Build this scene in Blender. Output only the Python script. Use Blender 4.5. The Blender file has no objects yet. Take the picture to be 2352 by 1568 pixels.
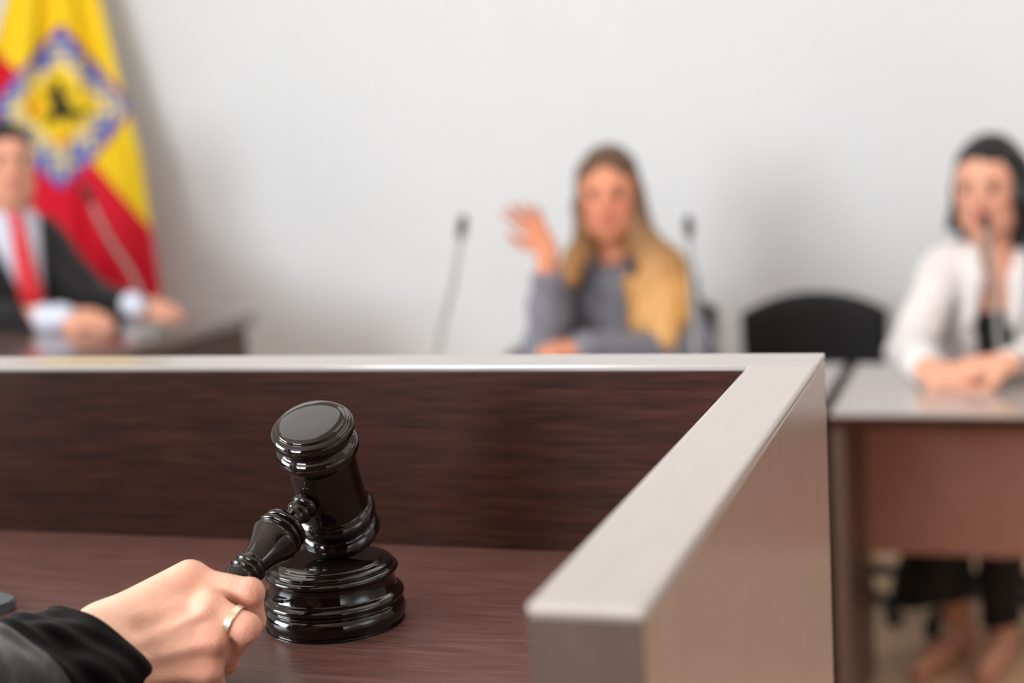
import bpy, bmesh, math, random
import numpy as np
from mathutils import Vector, Matrix
random.seed(4); rng = np.random.default_rng(4)
S = bpy.context.scene
COL = S.collection
PI = math.pi

# ------------------------------------------------------------------ camera model
F = 3551.51
M = np.array([[0.9488522845, 0.0067546622, 0.3156480899],
              [0.3102698187, 0.1650203114, -0.9362162872],
              [-0.0584121708, 0.9862670386, 0.1544841317]])
EYE = np.array([0, 0, 1.40])
def P(u, v, d):
    return EYE + M @ (np.array([(u - 1176) / F, -(v - 784) / F, -1.0]) * d)
def on_z(u, v, z):
    r = M @ np.array([(u - 1176) / F, -(v - 784) / F, -1.0])
    return EYE + r * ((z - EYE[2]) / r[2])
def on_y(u, v, y):
    r = M @ np.array([(u - 1176) / F, -(v - 784) / F, -1.0])
    return EYE + r * (y / r[1])

# ------------------------------------------------------------------ materials
def srgb(h):
    h = h.lstrip('#'); c = [int(h[i:i+2], 16) / 255 for i in (0, 2, 4)]
    return tuple((x / 12.92 if x <= .04045 else ((x + .055) / 1.055) ** 2.4) for x in c) + (1,)
def mat(name, col, rough=.5, spec=.5, metal=0, ior=1.5, coat=0, coat_rough=.03, sss=0, sheen=0, noise=0, nscale=30, bump=0, bscale=200, attr=None):
    m = bpy.data.materials.new(name); m.use_nodes = True
    nt = m.node_tree; b = nt.nodes['Principled BSDF']
    c = srgb(col) if isinstance(col, str) else col
    b.inputs['Base Color'].default_value = c
    b.inputs['Roughness'].default_value = rough
    b.inputs['Metallic'].default_value = metal
    b.inputs['IOR'].default_value = ior
    b.inputs['Specular IOR Level'].default_value = spec
    b.inputs['Coat Weight'].default_value = coat
    b.inputs['Coat Roughness'].default_value = coat_rough
    b.inputs['Sheen Weight'].default_value = sheen
    if sss:
        b.inputs['Subsurface Weight'].default_value = sss
        b.inputs['Subsurface Radius'].default_value = (1, .35, .2)
        b.inputs['Subsurface Scale'].default_value = .006
    tc = nt.nodes.new('ShaderNodeTexCoord')
    src = None
    if attr:
        a = nt.nodes.new('ShaderNodeAttribute'); a.attribute_name = attr; src = a.outputs['Color']
    if noise:
        n = nt.nodes.new('ShaderNodeTexNoise'); n.inputs['Scale'].default_value = nscale; n.inputs['Detail'].default_value = 4
        nt.links.new(tc.outputs['Object'], n.inputs['Vector'])
        mr = nt.nodes.new('ShaderNodeMapRange')
        mr.inputs['To Min'].default_value = 1 - noise; mr.inputs['To Max'].default_value = 1 + noise
        mr.inputs['From Min'].default_value = .3; mr.inputs['From Max'].default_value = .7
        nt.links.new(n.outputs['Fac'], mr.inputs['Value'])
        vm = nt.nodes.new('ShaderNodeVectorMath'); vm.operation = 'SCALE'
        if src: nt.links.new(src, vm.inputs[0])
        else: vm.inputs[0].default_value = c[:3]
        nt.links.new(mr.outputs[0], vm.inputs['Scale']); src = vm.outputs[0]
    if src: nt.links.new(src, b.inputs['Base Color'])
    if bump:
        n2 = nt.nodes.new('ShaderNodeTexNoise'); n2.inputs['Scale'].default_value = bscale; n2.inputs['Detail'].default_value = 3
        nt.links.new(tc.outputs['Object'], n2.inputs['Vector'])
        bp = nt.nodes.new('ShaderNodeBump'); bp.inputs['Strength'].default_value = bump; bp.inputs['Distance'].default_value = .002
        nt.links.new(n2.outputs['Fac'], bp.inputs['Height']); nt.links.new(bp.outputs[0], b.inputs['Normal'])
    return m

def wood(name, dark, light, axis='X', rough=.3, ior=1.6, red=None):
    """dark laminate with fine straight grain along one axis"""
    m = bpy.data.materials.new(name); m.use_nodes = True
    nt = m.node_tree; b = nt.nodes['Principled BSDF']; L = nt.links.new
    tc = nt.nodes.new('ShaderNodeTexCoord'); mp = nt.nodes.new('ShaderNodeMapping')
    L(tc.outputs['Object'], mp.inputs['Vector'])
    mp.inputs['Scale'].default_value = {'X': (3, 120, 120), 'Y': (120, 3, 120), 'Z': (120, 120, 3)}[axis]
    n1 = nt.nodes.new('ShaderNodeTexNoise'); n1.inputs['Scale'].default_value = 6; n1.inputs['Detail'].default_value = 6; n1.inputs['Roughness'].default_value = .65
    L(mp.outputs[0], n1.inputs['Vector'])
    mp2 = nt.nodes.new('ShaderNodeMapping'); L(tc.outputs['Object'], mp2.inputs['Vector'])
    mp2.inputs['Scale'].default_value = {'X': (9, 55, 55), 'Y': (55, 9, 55), 'Z': (55, 55, 9)}[axis]
    n2 = nt.nodes.new('ShaderNodeTexNoise'); n2.inputs['Scale'].default_value = 2.2; n2.inputs['Detail'].default_value = 5
    L(mp2.outputs[0], n2.inputs['Vector'])
    ad = nt.nodes.new('ShaderNodeMath'); ad.operation = 'MULTIPLY_ADD'; ad.inputs[1].default_value = .72
    mu = nt.nodes.new('ShaderNodeMath'); mu.operation = 'MULTIPLY'; mu.inputs[1].default_value = .28
    L(n2.outputs['Fac'], mu.inputs[0]); L(n1.outputs['Fac'], ad.inputs[0]); L(mu.outputs[0], ad.inputs[2])
    cr = nt.nodes.new('ShaderNodeValToRGB')
    cr.color_ramp.elements[0].position = .37; cr.color_ramp.elements[0].color = srgb(dark)
    cr.color_ramp.elements[1].position = .66; cr.color_ramp.elements[1].color = srgb(light)
    if red:
        e = cr.color_ramp.elements.new(.52); e.color = srgb(red)
    L(ad.outputs[0], cr.inputs['Fac']); L(cr.outputs[0], b.inputs['Base Color'])
    b.inputs['Roughness'].default_value = rough; b.inputs['IOR'].default_value = ior
    bp = nt.nodes.new('ShaderNodeBump'); bp.inputs['Strength'].default_value = .12; bp.inputs['Distance'].default_value = .0006
    L(n1.outputs['Fac'], bp.inputs['Height']); L(bp.outputs[0], b.inputs['Normal'])
    return m

MT = {}
MT['wenge'] = wood('dark_laminate', '#1e0f0b', '#40241d', 'X', .42, 1.38, '#321913')
MT['desk'] = wood('desk_laminate', '#493029', '#72504a', 'X', .30, 1.5, '#60423b')
MT['cap'] = wood('pale_cap_laminate', '#a8a29f', '#b1aba8', 'Y', .28, 1.6)
MT['cap_x'] = wood('pale_cap_laminate_long', '#9c9693', '#a6a09d', 'X', .18, 2.0)
MT['outer'] = wood('outer_side_laminate', '#8a7b76', '#998882', 'Z', .22, 2.5)
MT['end_shade'] = wood('brown_end_shade', '#42332e', '#4c3c36', 'Z', .5, 1.4)  # darker brown carrying the shade of the side panel's front end
MT['table'] = wood('table_laminate', '#5e4743', '#76605b', 'X', .14, 3.0)
MT['pale_top'] = wood('pale_table_laminate', '#a59c99', '#b2a9a6', 'X', .12, 2.4)
MT['apron'] = wood('apron_laminate', '#a27269', '#b48479', 'X', .35, 1.5)
MT['tleg'] = wood('table_side_laminate', '#4c3a32', '#5a463c', 'Z', .4, 1.5)
MT['lacquer'] = mat('black_lacquer', (.007, .004, .003, 1), .035, .5, noise=.3, nscale=40, ior=1.45)
MT['wall'] = mat('white_wall_paint', '#e4e8ec', .75, .3, noise=.01, nscale=3, bump=.05, bscale=120)
MT['beige'] = mat('beige_wall_paint', '#c4bcb6', .8, .3)
MT['ceil'] = mat('white_ceiling_paint', '#f0f0ee', .8)
MT['floor'] = wood('tan_floor_boards', '#e8bf98', '#f4d2ad', 'X', .4, 1.45)
MT['black_fabric'] = mat('black_upholstery', '#1c1c1d', .75, .3, sheen=.15, noise=.15, nscale=60, bump=.2)
MT['black_plastic'] = mat('black_plastic', '#121314', .45)
MT['chrome'] = mat('brushed_metal', '#b9bab8', .3, metal=1)
MT['stem'] = mat('grey_gooseneck', '#8f9391', .4, metal=.6)
MT['ring'] = mat('worn_pale_gold', '#ddd0b6', .25, metal=1)
MT['gold'] = mat('pale_gold', '#dcc48c', .22, metal=1)
MT['robe'] = mat('black_satin', '#15191d', .38, .5, sheen=.3, bump=.05)
MT['velvet'] = mat('black_velvet', '#040406', .7, .12, sheen=.03)
MT['white_cloth'] = mat('white_blazer_cloth', '#efeaea', .8, sheen=.2)
MT['shirt'] = mat('pale_blue_shirt', '#d4d9ea', .7)
MT['suit'] = mat('black_suit', '#141416', .75, .3, sheen=.1)
MT['tie'] = mat('red_tie', '#d61f2c', .5, sheen=.2)
MT['grey_cloth'] = mat('blue_grey_jacket', '#777883', .85, sheen=.1, noise=.06, nscale=25)
MT['dark_cloth'] = mat('dark_grey_trim', '#3c3c44', .8)
MT['black_cloth'] = mat('black_top_cloth', '#111113', .8)
MT['skin'] = mat('hand_skin', '#e0a58c', .46, .4, sss=.2, attr='col', bump=.38, bscale=800, noise=.055, nscale=70)
MT['skin_far'] = mat('face_skin', '#e0a184', .5, .4, attr='col')
MT['hair'] = mat('hair_strands', '#3a2a20', .45, .4, attr='col', noise=.15, nscale=25)
MT['eye'] = mat('eye', '#2a211e', .15)
MT['flag'] = mat('flag_cloth', '#f5d020', .7, .3, attr='col')
MT['tablet'] = mat('slate_plastic', '#4b5456', .45)
MT['nude'] = mat('nude_leather', '#c68a78', .4)

for k in ('cap', 'cap_x', 'pale_top'):
    for n_ in MT[k].node_tree.nodes:
        if n_.type == 'BUMP': n_.inputs['Strength'].default_value = .01
for k in ('wenge', 'desk'):
    MT[k].node_tree.nodes['Principled BSDF'].inputs['Specular IOR Level'].default_value = {'wenge': .15, 'desk': .5}[k]
# ------------------------------------------------------------------ helpers
def link(o, parent=None):
    COL.objects.link(o)
    if parent: o.parent = parent
    return o
def meshobj(name, verts, faces, m, parent=None, smooth=True, cols=None):
    me = bpy.data.meshes.new(name)
    me.from_pydata([tuple(v) for v in verts], [], [tuple(f) for f in faces]); me.update()
    if smooth: me.polygons.foreach_set('use_smooth', [True] * len(me.polygons))
    if cols is not None:
        a = me.color_attributes.new('col', 'FLOAT_COLOR', 'POINT')
        c = np.ones((len(verts), 4), dtype=np.float32); c[:, :3] = cols
        a.data.foreach_set('color', c.ravel())
    o = bpy.data.objects.new(name, me)
    if m: me.materials.append(m)
    return link(o, parent)
def frommesh(name, bm, m, parent=None, smooth=False):
    me = bpy.data.meshes.new(name); bm.to_mesh(me); bm.free()
    if smooth: me.polygons.foreach_set('use_smooth', [True] * len(me.polygons))
    o = bpy.data.objects.new(name, me); me.materials.append(m)
    return link(o, parent)
def empty(name, loc=(0, 0, 0), rz=0):
    o = bpy.data.objects.new(name, None); link(o); o.location = tuple(loc); o.rotation_euler = (0, 0, rz)
    o.empty_display_size = .05
    return o
def tag(o, label=None, cat=None, group=None, kind=None):
    if label: o['label'] = label
    if cat: o['category'] = cat
    if group: o['group'] = group
    if kind: o['kind'] = kind
    return o
def box(name, lo, hi, m, parent=None, bev=.0015, segs=2):
    bm = bmesh.new(); bmesh.ops.create_cube(bm, size=1)
    lo = Vector(lo); hi = Vector(hi); c = (lo + hi) / 2; s = hi - lo
    for v in bm.verts: v.co = Vector((v.co.x * s.x, v.co.y * s.y, v.co.z * s.z)) + c
    if bev: bmesh.ops.bevel(bm, geom=bm.edges[:], offset=bev, segments=segs, profile=.6, affect='EDGES')
    return frommesh(name, bm, m, parent)
def frame(axis):
    z = np.array(axis, float); z /= np.linalg.norm(z)
    h = np.array([0, 0, 1.]) if abs(z[2]) < .9 else np.array([1., 0, 0])
    x = np.cross(h, z); x /= np.linalg.norm(x); y = np.cross(z, x)
    return x, y, z
def smooth_profile(pts, n=6):
    """Catmull-Rom through (s, r) points"""
    pts = [np.array(p, float) for p in pts]; out = []
    for i in range(len(pts) - 1):
        p0 = pts[max(i-1, 0)]; p1 = pts[i]; p2 = pts[i+1]; p3 = pts[min(i+2, len(pts)-1)]
        for k in range(n):
            t = k / n
            out.append(.5 * ((2*p1) + (-p0+p2)*t + (2*p0-5*p1+4*p2-p3)*t*t + (-p0+3*p1-3*p2+p3)*t**3))
    out.append(pts[-1]); return [(float(a), max(float(b), 0)) for a, b in out]
def lathe(name, prof, org, axis, m, parent=None, seg=96):
    x, y, z = frame(axis); org = np.array(org, float)
    V = []; Fc = []; n = len(prof)
    for s, r in prof:
        for k in range(seg):
            a = 2 * PI * k / seg
            V.append(org + z * s + (x * math.cos(a) + y * math.sin(a)) * max(r, 1e-5))
    for i in range(n - 1):
        for k in range(seg):
            k2 = (k + 1) % seg
            Fc.append((i*seg+k, i*seg+k2, (i+1)*seg+k2, (i+1)*seg+k))
    Fc.append(tuple(range(seg))[::-1]); Fc.append(tuple((n-1)*seg + k for k in range(seg)))
    return meshobj(name, V, Fc, m, parent)
def spline(pts, n=8):
    pts = [np.array(p, float) for p in pts]; out = []
    for i in range(len(pts) - 1):
        p0 = pts[max(i-1, 0)]; p1 = pts[i]; p2 = pts[i+1]; p3 = pts[min(i+2, len(pts)-1)]
        for k in range(n):
            t = k / n
            out.append(.5 * ((2*p1) + (-p0+p2)*t + (2*p0-5*p1+4*p2-p3)*t*t + (-p0+3*p1-3*p2+p3)*t**3))
    out.append(pts[-1]); return out
def tube(name, pts, r, m, parent=None, seg=14, flat=None):
    """pts of 3-vectors; r scalar or list"""
    pts = [np.array(p, float) for p in pts]; n = len(pts)
    rs = r if hasattr(r, '__len__') else [r] * n
    V = []; Fc = []; px = None
    for i, p in enumerate(pts):
        t = pts[min(i+1, n-1)] - pts[max(i-1, 0)]; t /= np.linalg.norm(t)
        if px is None: x, y, _ = frame(t)
        else:
            x = px - t * np.dot(px, t); x /= np.linalg.norm(x); y = np.cross(t, x)
        px = x
        for k in range(seg):
            a = 2 * PI * k / seg
            V.append(p + (x * math.cos(a) + y * math.sin(a)) * rs[i])
    for i in range(n - 1):
        for k in range(seg):
            k2 = (k + 1) % seg
            Fc.append((i*seg+k, i*seg+k2, (i+1)*seg+k2, (i+1)*seg+k))
    Fc.append(tuple(range(seg))[::-1]); Fc.append(tuple((n-1)*seg + k for k in range(seg)))
    return meshobj(name, V, Fc, m, parent)

# ------------------------------------------------------------------ implicit surfaces (bodies, hair, cloth)
class Field:
    def __init__(s, lo, hi, h):
        s.lo = np.array(lo, float); s.h = h
        s.n = np.ceil((np.array(hi) - s.lo) / h).astype(int) + 1
        s.F = np.full(s.n, .06, dtype=np.float32)
    def region(s, lo, hi):
        a = np.clip(np.floor((lo - s.lo) / s.h).astype(int), 0, s.n - 1); b = np.clip(np.ceil((hi - s.lo) / s.h).astype(int) + 1, 1, s.n)
        sl = tuple(slice(a[i], b[i]) for i in range(3))
        ax = [s.lo[i] + s.h * np.arange(a[i], b[i], dtype=np.float32) for i in range(3)]
        X = np.stack(np.meshgrid(*ax, indexing='ij'), -1).astype(np.float32)
        return sl, X
    def put(s, sl, d, k, sub=False):
        f = s.F[sl]
        if sub:
            d = -d
            hh = np.maximum(k - np.abs(f - d), 0) / max(k, 1e-6); s.F[sl] = np.maximum(f, d) + hh*hh*k*.25
        else:
            hh = np.maximum(k - np.abs(f - d), 0) / max(k, 1e-6); s.F[sl] = np.minimum(f, d) - hh*hh*k*.25
    def cone(s, a, b, ra, rb, k=.01, sub=False):
        a = np.array(a, float); b = np.array(b, float); R = max(ra, rb) + .05 + k
        sl, X = s.region(np.minimum(a, b) - R, np.maximum(a, b) + R)
        if X.size == 0: return s
        ba = (b - a).astype(np.float32); L = max(float(ba @ ba), 1e-9)
        t = np.clip(((X - a.astype(np.float32)) @ ba) / L, 0, 1)
        d = np.linalg.norm(X - a.astype(np.float32) - t[..., None] * ba, axis=-1) - (ra + (rb - ra) * t)
        s.put(sl, d, k, sub); return s
    def chain(s, pts, rs, k=.01):
        for i in range(len(pts) - 1): s.cone(pts[i], pts[i+1], rs[i], rs[i+1], k)
        return s
    def ell(s, c, r, R=None, k=.01, sub=False):
        c = np.array(c, np.float32); r = np.array(r, np.float32); m = float(max(r)) + .05 + k
        sl, X = s.region(c - m, c + m)
        if X.size == 0: return s
        q = X - c
        if R is not None: q = q @ np.array(R, np.float32)      # columns of R = ellipsoid axes in world
        k0 = np.linalg.norm(q / r, axis=-1); k1 = np.linalg.norm(q / (r * r), axis=-1) + 1e-9
        s.put(sl, k0 * (k0 - 1) / k1, k, sub); return s
    def fn(s, f, lo=None, hi=None, k=.002, sub=True):
        lo = s.lo if lo is None else np.array(lo); hi = s.lo + s.n * s.h if hi is None else np.array(hi)
        sl, X = s.region(lo, hi); s.put(sl, f(X), k, sub); return s
    def displace(s, f):
        sl, X = s.region(s.lo, s.lo + s.n * s.h)
        near = np.abs(s.F) < .03
        s.F[near] += f(X[near]); return s
    def mesh(s):
        F = s.F.copy(); F[0] = F[-1] = .05; F[:, 0] = F[:, -1] = .05; F[:, :, 0] = F[:, :, -1] = .05
        ins = F < 0; nx, ny, nz = F.shape
        c = ins[:-1, :-1, :-1].astype(np.int8)
        tot = np.zeros((nx-1, ny-1, nz-1), np.int8)
        for dx in (0, 1):
            for dy in (0, 1):
                for dz in (0, 1): tot += ins[dx:nx-1+dx, dy:ny-1+dy, dz:nz-1+dz]
        act = (tot > 0) & (tot < 8)
        I = np.argwhere(act); idx = np.full(act.shape, -1, np.int64); idx[act] = np.arange(len(I))
        acc = np.zeros((len(I), 3)); cnt = np.zeros(len(I))
        cor = [(x, y, z) for x in (0, 1) for y in (0, 1) for z in (0, 1)]
        for p in cor:
            for a in range(3):
                if p[a] == 0:
                    q = list(p); q[a] = 1
                    f0 = F[I[:, 0]+p[0], I[:, 1]+p[1], I[:, 2]+p[2]]; f1 = F[I[:, 0]+q[0], I[:, 1]+q[1], I[:, 2]+q[2]]
                    mk = (f0 < 0) != (f1 < 0)
                    t = np.where(mk, f0 / np.where(mk, f0 - f1, 1), 0)
                    pos = np.tile(np.array(p, float), (len(I), 1)); pos[:, a] = t
                    acc[mk] += pos[mk]; cnt[mk] += 1
        V = s.lo + s.h * (I + acc / cnt[:, None])
        Q = []
        for a in range(3):
            b, c2 = (a + 1) % 3, (a + 2) % 3
            sl0 = [slice(None)] * 3; sl1 = [slice(None)] * 3; sl0[a] = slice(0, -1); sl1[a] = slice(1, None)
            ch = ins[tuple(sl0)] != ins[tuple(sl1)]
            E = np.argwhere(ch); E = E[(E[:, b] > 0) & (E[:, c2] > 0)]
            if not len(E): continue
            def cell(db, dc):
                e = E.copy(); e[:, b] -= db; e[:, c2] -= dc; return idx[e[:, 0], e[:, 1], e[:, 2]]
            q = np.stack([cell(1, 1), cell(0, 1), cell(0, 0), cell(1, 0)], 1)
            fl = ~ins[E[:, 0], E[:, 1], E[:, 2]]
            q[fl] = q[fl][:, ::-1]
            Q.append(q)
        Q = np.concatenate(Q); Q = Q[(Q >= 0).all(1)]
        return V, Q
    def build(s, name, m, parent=None, color=None, smooth_it=1):
        V, Q = s.mesh()
        if len(V) == 0: return None
        for _ in range(smooth_it):                                  # light Laplacian smoothing
            acc = np.zeros_like(V); cnt = np.zeros(len(V))
            for i in range(4):
                a = Q[:, i]; b = Q[:, (i+1) % 4]
                np.add.at(acc, a, V[b]); np.add.at(cnt, a, 1)
                np.add.at(acc, b, V[a]); np.add.at(cnt, b, 1)
            V = V * .5 + .5 * acc / np.maximum(cnt, 1)[:, None]
        cols = color(V) if color else None
        me = bpy.data.meshes.new(name)
        me.vertices.add(len(V)); me.vertices.foreach_set('co', V.astype(np.float32).ravel())
        me.loops.add(len(Q) * 4); me.loops.foreach_set('vertex_index', Q.astype(np.int32).ravel())
        me.polygons.add(len(Q)); me.polygons.foreach_set('loop_start', np.arange(0, len(Q) * 4, 4, dtype=np.int32))
        me.update(calc_edges=True); me.validate()
        me.polygons.foreach_set('use_smooth', [True] * len(me.polygons))
        if cols is not None:
            at = me.color_attributes.new('col', 'FLOAT_COLOR', 'POINT')
            c4 = np.ones((len(me.vertices), 4), np.float32); c4[:, :3] = cols
            at.data.foreach_set('color', c4.ravel())
        me.materials.append(m)
        o = bpy.data.objects.new(name, me)
        return link(o, parent)

def blobs(V, base, spots):
    """surface tint: base colour mixed towards each spot colour (centre, radius, colour, amount)"""
    C = np.tile(np.array(srgb(base)[:3]), (len(V), 1))
    for c, r, col, amt in spots:
        w = np.exp(-((np.linalg.norm(V - np.array(c), axis=1) / r) ** 2)) * amt
        C = C * (1 - w[:, None]) + np.array(srgb(col)[:3]) * w[:, None]
    return C

# ================================================================== ROOM
DESK = 1.0484; LEDGE = 1.1961
X0, X1, Y0, Y1, ZC = -3.9, 3.4, -2.6, 4.72, 2.9
def struct(name, lo, hi, m): return tag(box(name, lo, hi, m, bev=0), kind='structure')
struct('floor', (X0, Y0, -.1), (X1, Y1, 0), MT['floor'])
struct('ceiling', (X0, Y0, ZC), (X1, Y1, ZC + .1), MT['ceil'])
struct('wall_back', (X0 - .1, Y1, -.1), (X1 + .1, Y1 + .1, ZC + .1), MT['wall'])
struct('wall_right', (X1, Y0, -.1), (X1 + .1, Y1, ZC + .1), MT['beige'])

# wall behind the judge, with a window opening that gives the daylight
WX0, WX1, WZ0, WZ1 = -3.3, -1.3, 1.2, 2.75
def boxes(name, lst, m):
    bm = bmesh.new()
    for lo, hi in lst:
        r = bmesh.ops.create_cube(bm, size=1)
        for v in r['verts']:
            v.co = Vector([(lo[i] + hi[i]) / 2 + v.co[i] * (hi[i] - lo[i]) for i in range(3)])
    return tag(frommesh(name, bm, m), kind='structure')
boxes('wall_front', [((X0-.1, Y0-.1, -.1), (WX0, Y0, ZC+.1)), ((WX1, Y0-.1, -.1), (X1+.1, Y0, ZC+.1)),
                     ((WX0, Y0-.1, -.1), (WX1, Y0, WZ0)), ((WX0, Y0-.1, WZ1), (WX1, Y0, ZC+.1))], MT['wenge'])
xm = (WX0 + WX1) / 2
LY0, LY1, LZ0, LZ1 = -1.3, .7, 1.2, 2.6
boxes('wall_left', [((X0-.1, Y0-.1, -.1), (X0, LY0, ZC+.1)), ((X0-.1, LY1, -.1), (X0, Y1+.1, ZC+.1)),
                    ((X0-.1, LY0, -.1), (X0, LY1, LZ0)), ((X0-.1, LY0, LZ1), (X0, LY1, ZC+.1))], MT['wall'])
ym = (LY0 + LY1) / 2
boxes('window_2', [((X0-.07, LY0, LZ0), (X0-.02, LY0+.05, LZ1)), ((X0-.07, LY1-.05, LZ0), (X0-.02, LY1, LZ1)), ((X0-.07, ym-.025, LZ0), (X0-.02, ym+.025, LZ1)),
                   ((X0-.07, LY0, LZ0), (X0-.02, LY1, LZ0+.05)), ((X0-.07, LY0, LZ1-.05), (X0-.02, LY1, LZ1))], MT['chrome'])
boxes('window_1', [((WX0, Y0-.07, WZ0), (WX0+.05, Y0-.02, WZ1)), ((WX1-.05, Y0-.07, WZ0), (WX1, Y0-.02, WZ1)), ((xm-.025, Y0-.07, WZ0), (xm+.025, Y0-.02, WZ1)),
                   ((WX0, Y0-.07, WZ0), (WX1, Y0-.02, WZ0+.05)), ((WX0, Y0-.07, WZ1-.05), (WX1, Y0-.02, WZ1))], MT['chrome'])
struct('baseboard_back', (X0, Y1-.012, 0), (X1, Y1, .08), MT['ceil'])
# dais that carries the left desk
struct('trim_1', (X0, 2.55, 0), (-1.72, Y1 - .012, .14), MT['floor'])
bpy.data.objects['trim_1'].name = 'floor_dais'

# ================================================================== JUDGE BENCH
bench = tag(empty('judge_bench', (-.85, .85, 0)), 'dark wood corner bench with a pale top ledge, holding the gavel', 'desk')
def bb(name, lo, hi, m, bev=.0015, segs=2):
    o = box(name, lo, hi, m, bench, bev, segs); o.location = (.85, -.85, 0); return o
XI, XO, YI, YO = -.1945, -.1452, 1.1215, 1.172
YE = .5765; XL = -1.5; CAP = .0045
bb('front_panel', (XL, YI, 0), (XI, YO - .001, LEDGE - CAP), MT['wenge'])
bb('side_panel', (XI, YE, 0), (XO, YO - .001, LEDGE - CAP), MT['outer'], .002)
bb('end_shade_strip', (XI + .0005, YE - .0012, 0), (XO - .0005, YE - .0002, LEDGE - CAP - .0005), MT['end_shade'], 0)  # thin strip over the panel end, its shade put in as colour
tag(bb('front_ledge_cap', (XL, YI - .0005, LEDGE - CAP), (XO, YO, LEDGE), MT['cap_x'], .0012, 3), 'pale grey top edge of the front panel')
tag(bb('side_ledge_cap', (XI - .0005, YE - .0005, LEDGE - CAP), (XO + .0005, YI - .001, LEDGE + .0002), MT['cap'], .003, 4), 'pale grey top edge of the side panel')
bb('desktop', (XL, .60, DESK - .03), (XI, YI, DESK), MT['desk'], .002)
bb('left_panel', (XL - .05, YE, 0), (XL, YO, LEDGE - CAP), MT['wenge'])

# ================================================================== SOUND BLOCK
BC = on_z(771, 1424, DESK)
T = .001
prof = [(0, 0), (0, .0452), (.0008, .0462), (.004, .0485), (.009, .0497), (.013, .0485), (.0148, .0468), (.0158, .0463),
        (.0168, .0475), (.0185, .0492), (.0205, .0492), (.0222, .0478), (.0235, .0455), (.0245, .0447), (.028, .0438), (.0315, .0434),
        (.0345, .0440), (.0356, .0456), (.0375, .0461), (.0390, .0450), (.0396, .0432), (.0401, .0424), (.0408, .0427), (.0420, .0424),
        (.0430, .0405), (.0434, .0380), (.0438, .0366), (.0446, .0358), (.0452, .0330), (.0455, .026), (.0456, 0)]
prof = [(a * 1.0, b * 1.0) for a, b in prof]
blk = lathe('sound_block', smooth_profile(prof, 5), (0, 0, 0), (0, 0, 1), MT['lacquer'])
blk.location = tuple(BC)
tag(blk, 'round glossy black turned sound block on the bench desktop under the gavel', 'sound block')

# ================================================================== GAVEL
A_c = np.array([-.142, .816, .56]); A_c /= np.linalg.norm(A_c)
H_c = np.array([-.50, -.60, 0.]); H_c[2] = -(A_c[:2] @ H_c[:2]) / A_c[2]; H_c /= np.linalg.norm(H_c)
AX = M @ A_c; HX = M @ H_c
GC = P(750, 1104, 1.058)
gavel = tag(empty('gavel', GC), 'glossy black wooden gavel held by the hand, head tilted on the sound block', 'gavel')
half = [(.0, .0236), (.012, .0238), (.0205, .0241), (.0228, .0252), (.0245, .0268), (.0272, .0281), (.0305, .0282), (.0335, .0266), (.0350, .0250),
        (.0362, .0243), (.0376, .0248), (.0398, .0266), (.0435, .0283), (.0465, .0280), (.0486, .0263), (.0493, .0248), (.0499, .0240),
        (.0506, .0239), (.0517, .0229), (.0527, .0198), (.0533, .0120), (.0534, 0)]
pf = [(-s, r) for s, r in half[::-1]] + half[1:]
lathe('head', smooth_profile(pf, 4), (0, 0, 0), AX, MT['lacquer'], gavel, 112)
hp = [(.018, .0066), (.0235, .0070), (.0252, .0088), (.0275, .0094), (.0298, .0086), (.0306, .0076), (.0318, .0080), (.034, .0089), (.0362, .0082),
      (.038, .0070), (.042, .0064), (.0455, .0068), (.0468, .0105), (.0485, .0146), (.0505, .0158), (.0525, .0150), (.0533, .0134), (.0543, .0150), (.0562, .0168), (.0582, .0161), (.0591, .0146),
      (.0600, .0152), (.0617, .0166), (.0640, .0167), (.067, .0154), (.072, .0129), (.078, .0109), (.084, .0096), (.0868, .0092), (.0882, .0104), (.0900, .0112), (.0918, .0104), (.0926, .0096),
      (.0938, .0108), (.0956, .0115), (.0974, .0105), (.0981, .0097), (.0994, .0106), (.1015, .0109), (.106, .0094), (.112, .0085), (.125, .0085), (.138, .0090), (.147, .0080), (.151, .004), (.1515, 0)]
lathe('handle', smooth_profile(hp, 4), (0, 0, 0), HX, MT['lacquer'], gavel, 80)

# ================================================================== TABLET (corner only in view)
bm = bmesh.new()
c = on_z(52, 1396, DESK)
ang = math.radians(22)
w_, d_, t_ = .26, .19, .008
pts = []
for cx, cy, a0 in ((-.012, -.012, 0), (-w_+.012, -.012, 90), (-w_+.012, -d_+.012, 180), (-.012, -d_+.012, 270)):
    for k in range(7):
        a = math.radians(a0 + 15 * k); pts.append((cx + .012 * math.cos(a), cy + .012 * math.sin(a)))
vb = [bm.verts.new((x, y, 0)) for x, y in pts]; vt = [bm.verts.new((x, y, t_)) for x, y in pts]
bm.faces.new(vb[::-1]); bm.faces.new(vt)
for i in range(len(pts)): bm.faces.new((vb[i], vb[(i+1) % len(pts)], vt[(i+1) % len(pts)], vt[i]))
bmesh.ops.bevel(bm, geom=[e for e in bm.edges if abs(e.verts[0].co.z - e.verts[1].co.z) < 1e-6], offset=.0012, segments=2, affect='EDGES')
tb = frommesh('tablet', bm, MT['tablet']); tb.location = (c[0], c[1] , DESK); tb.rotation_euler = (0, 0, -ang)
tag(tb, 'slate grey flat tablet, its rounded corner at the left edge of the bench desktop', 'tablet')

# ================================================================== JUDGE (hand, robe)
judge = tag(empty('person', (-.98, .33, 0)), 'person in a black robe holding the gavel in the right hand', 'person')
def J(o): o.location = (.98, -.33, 0); return o
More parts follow.
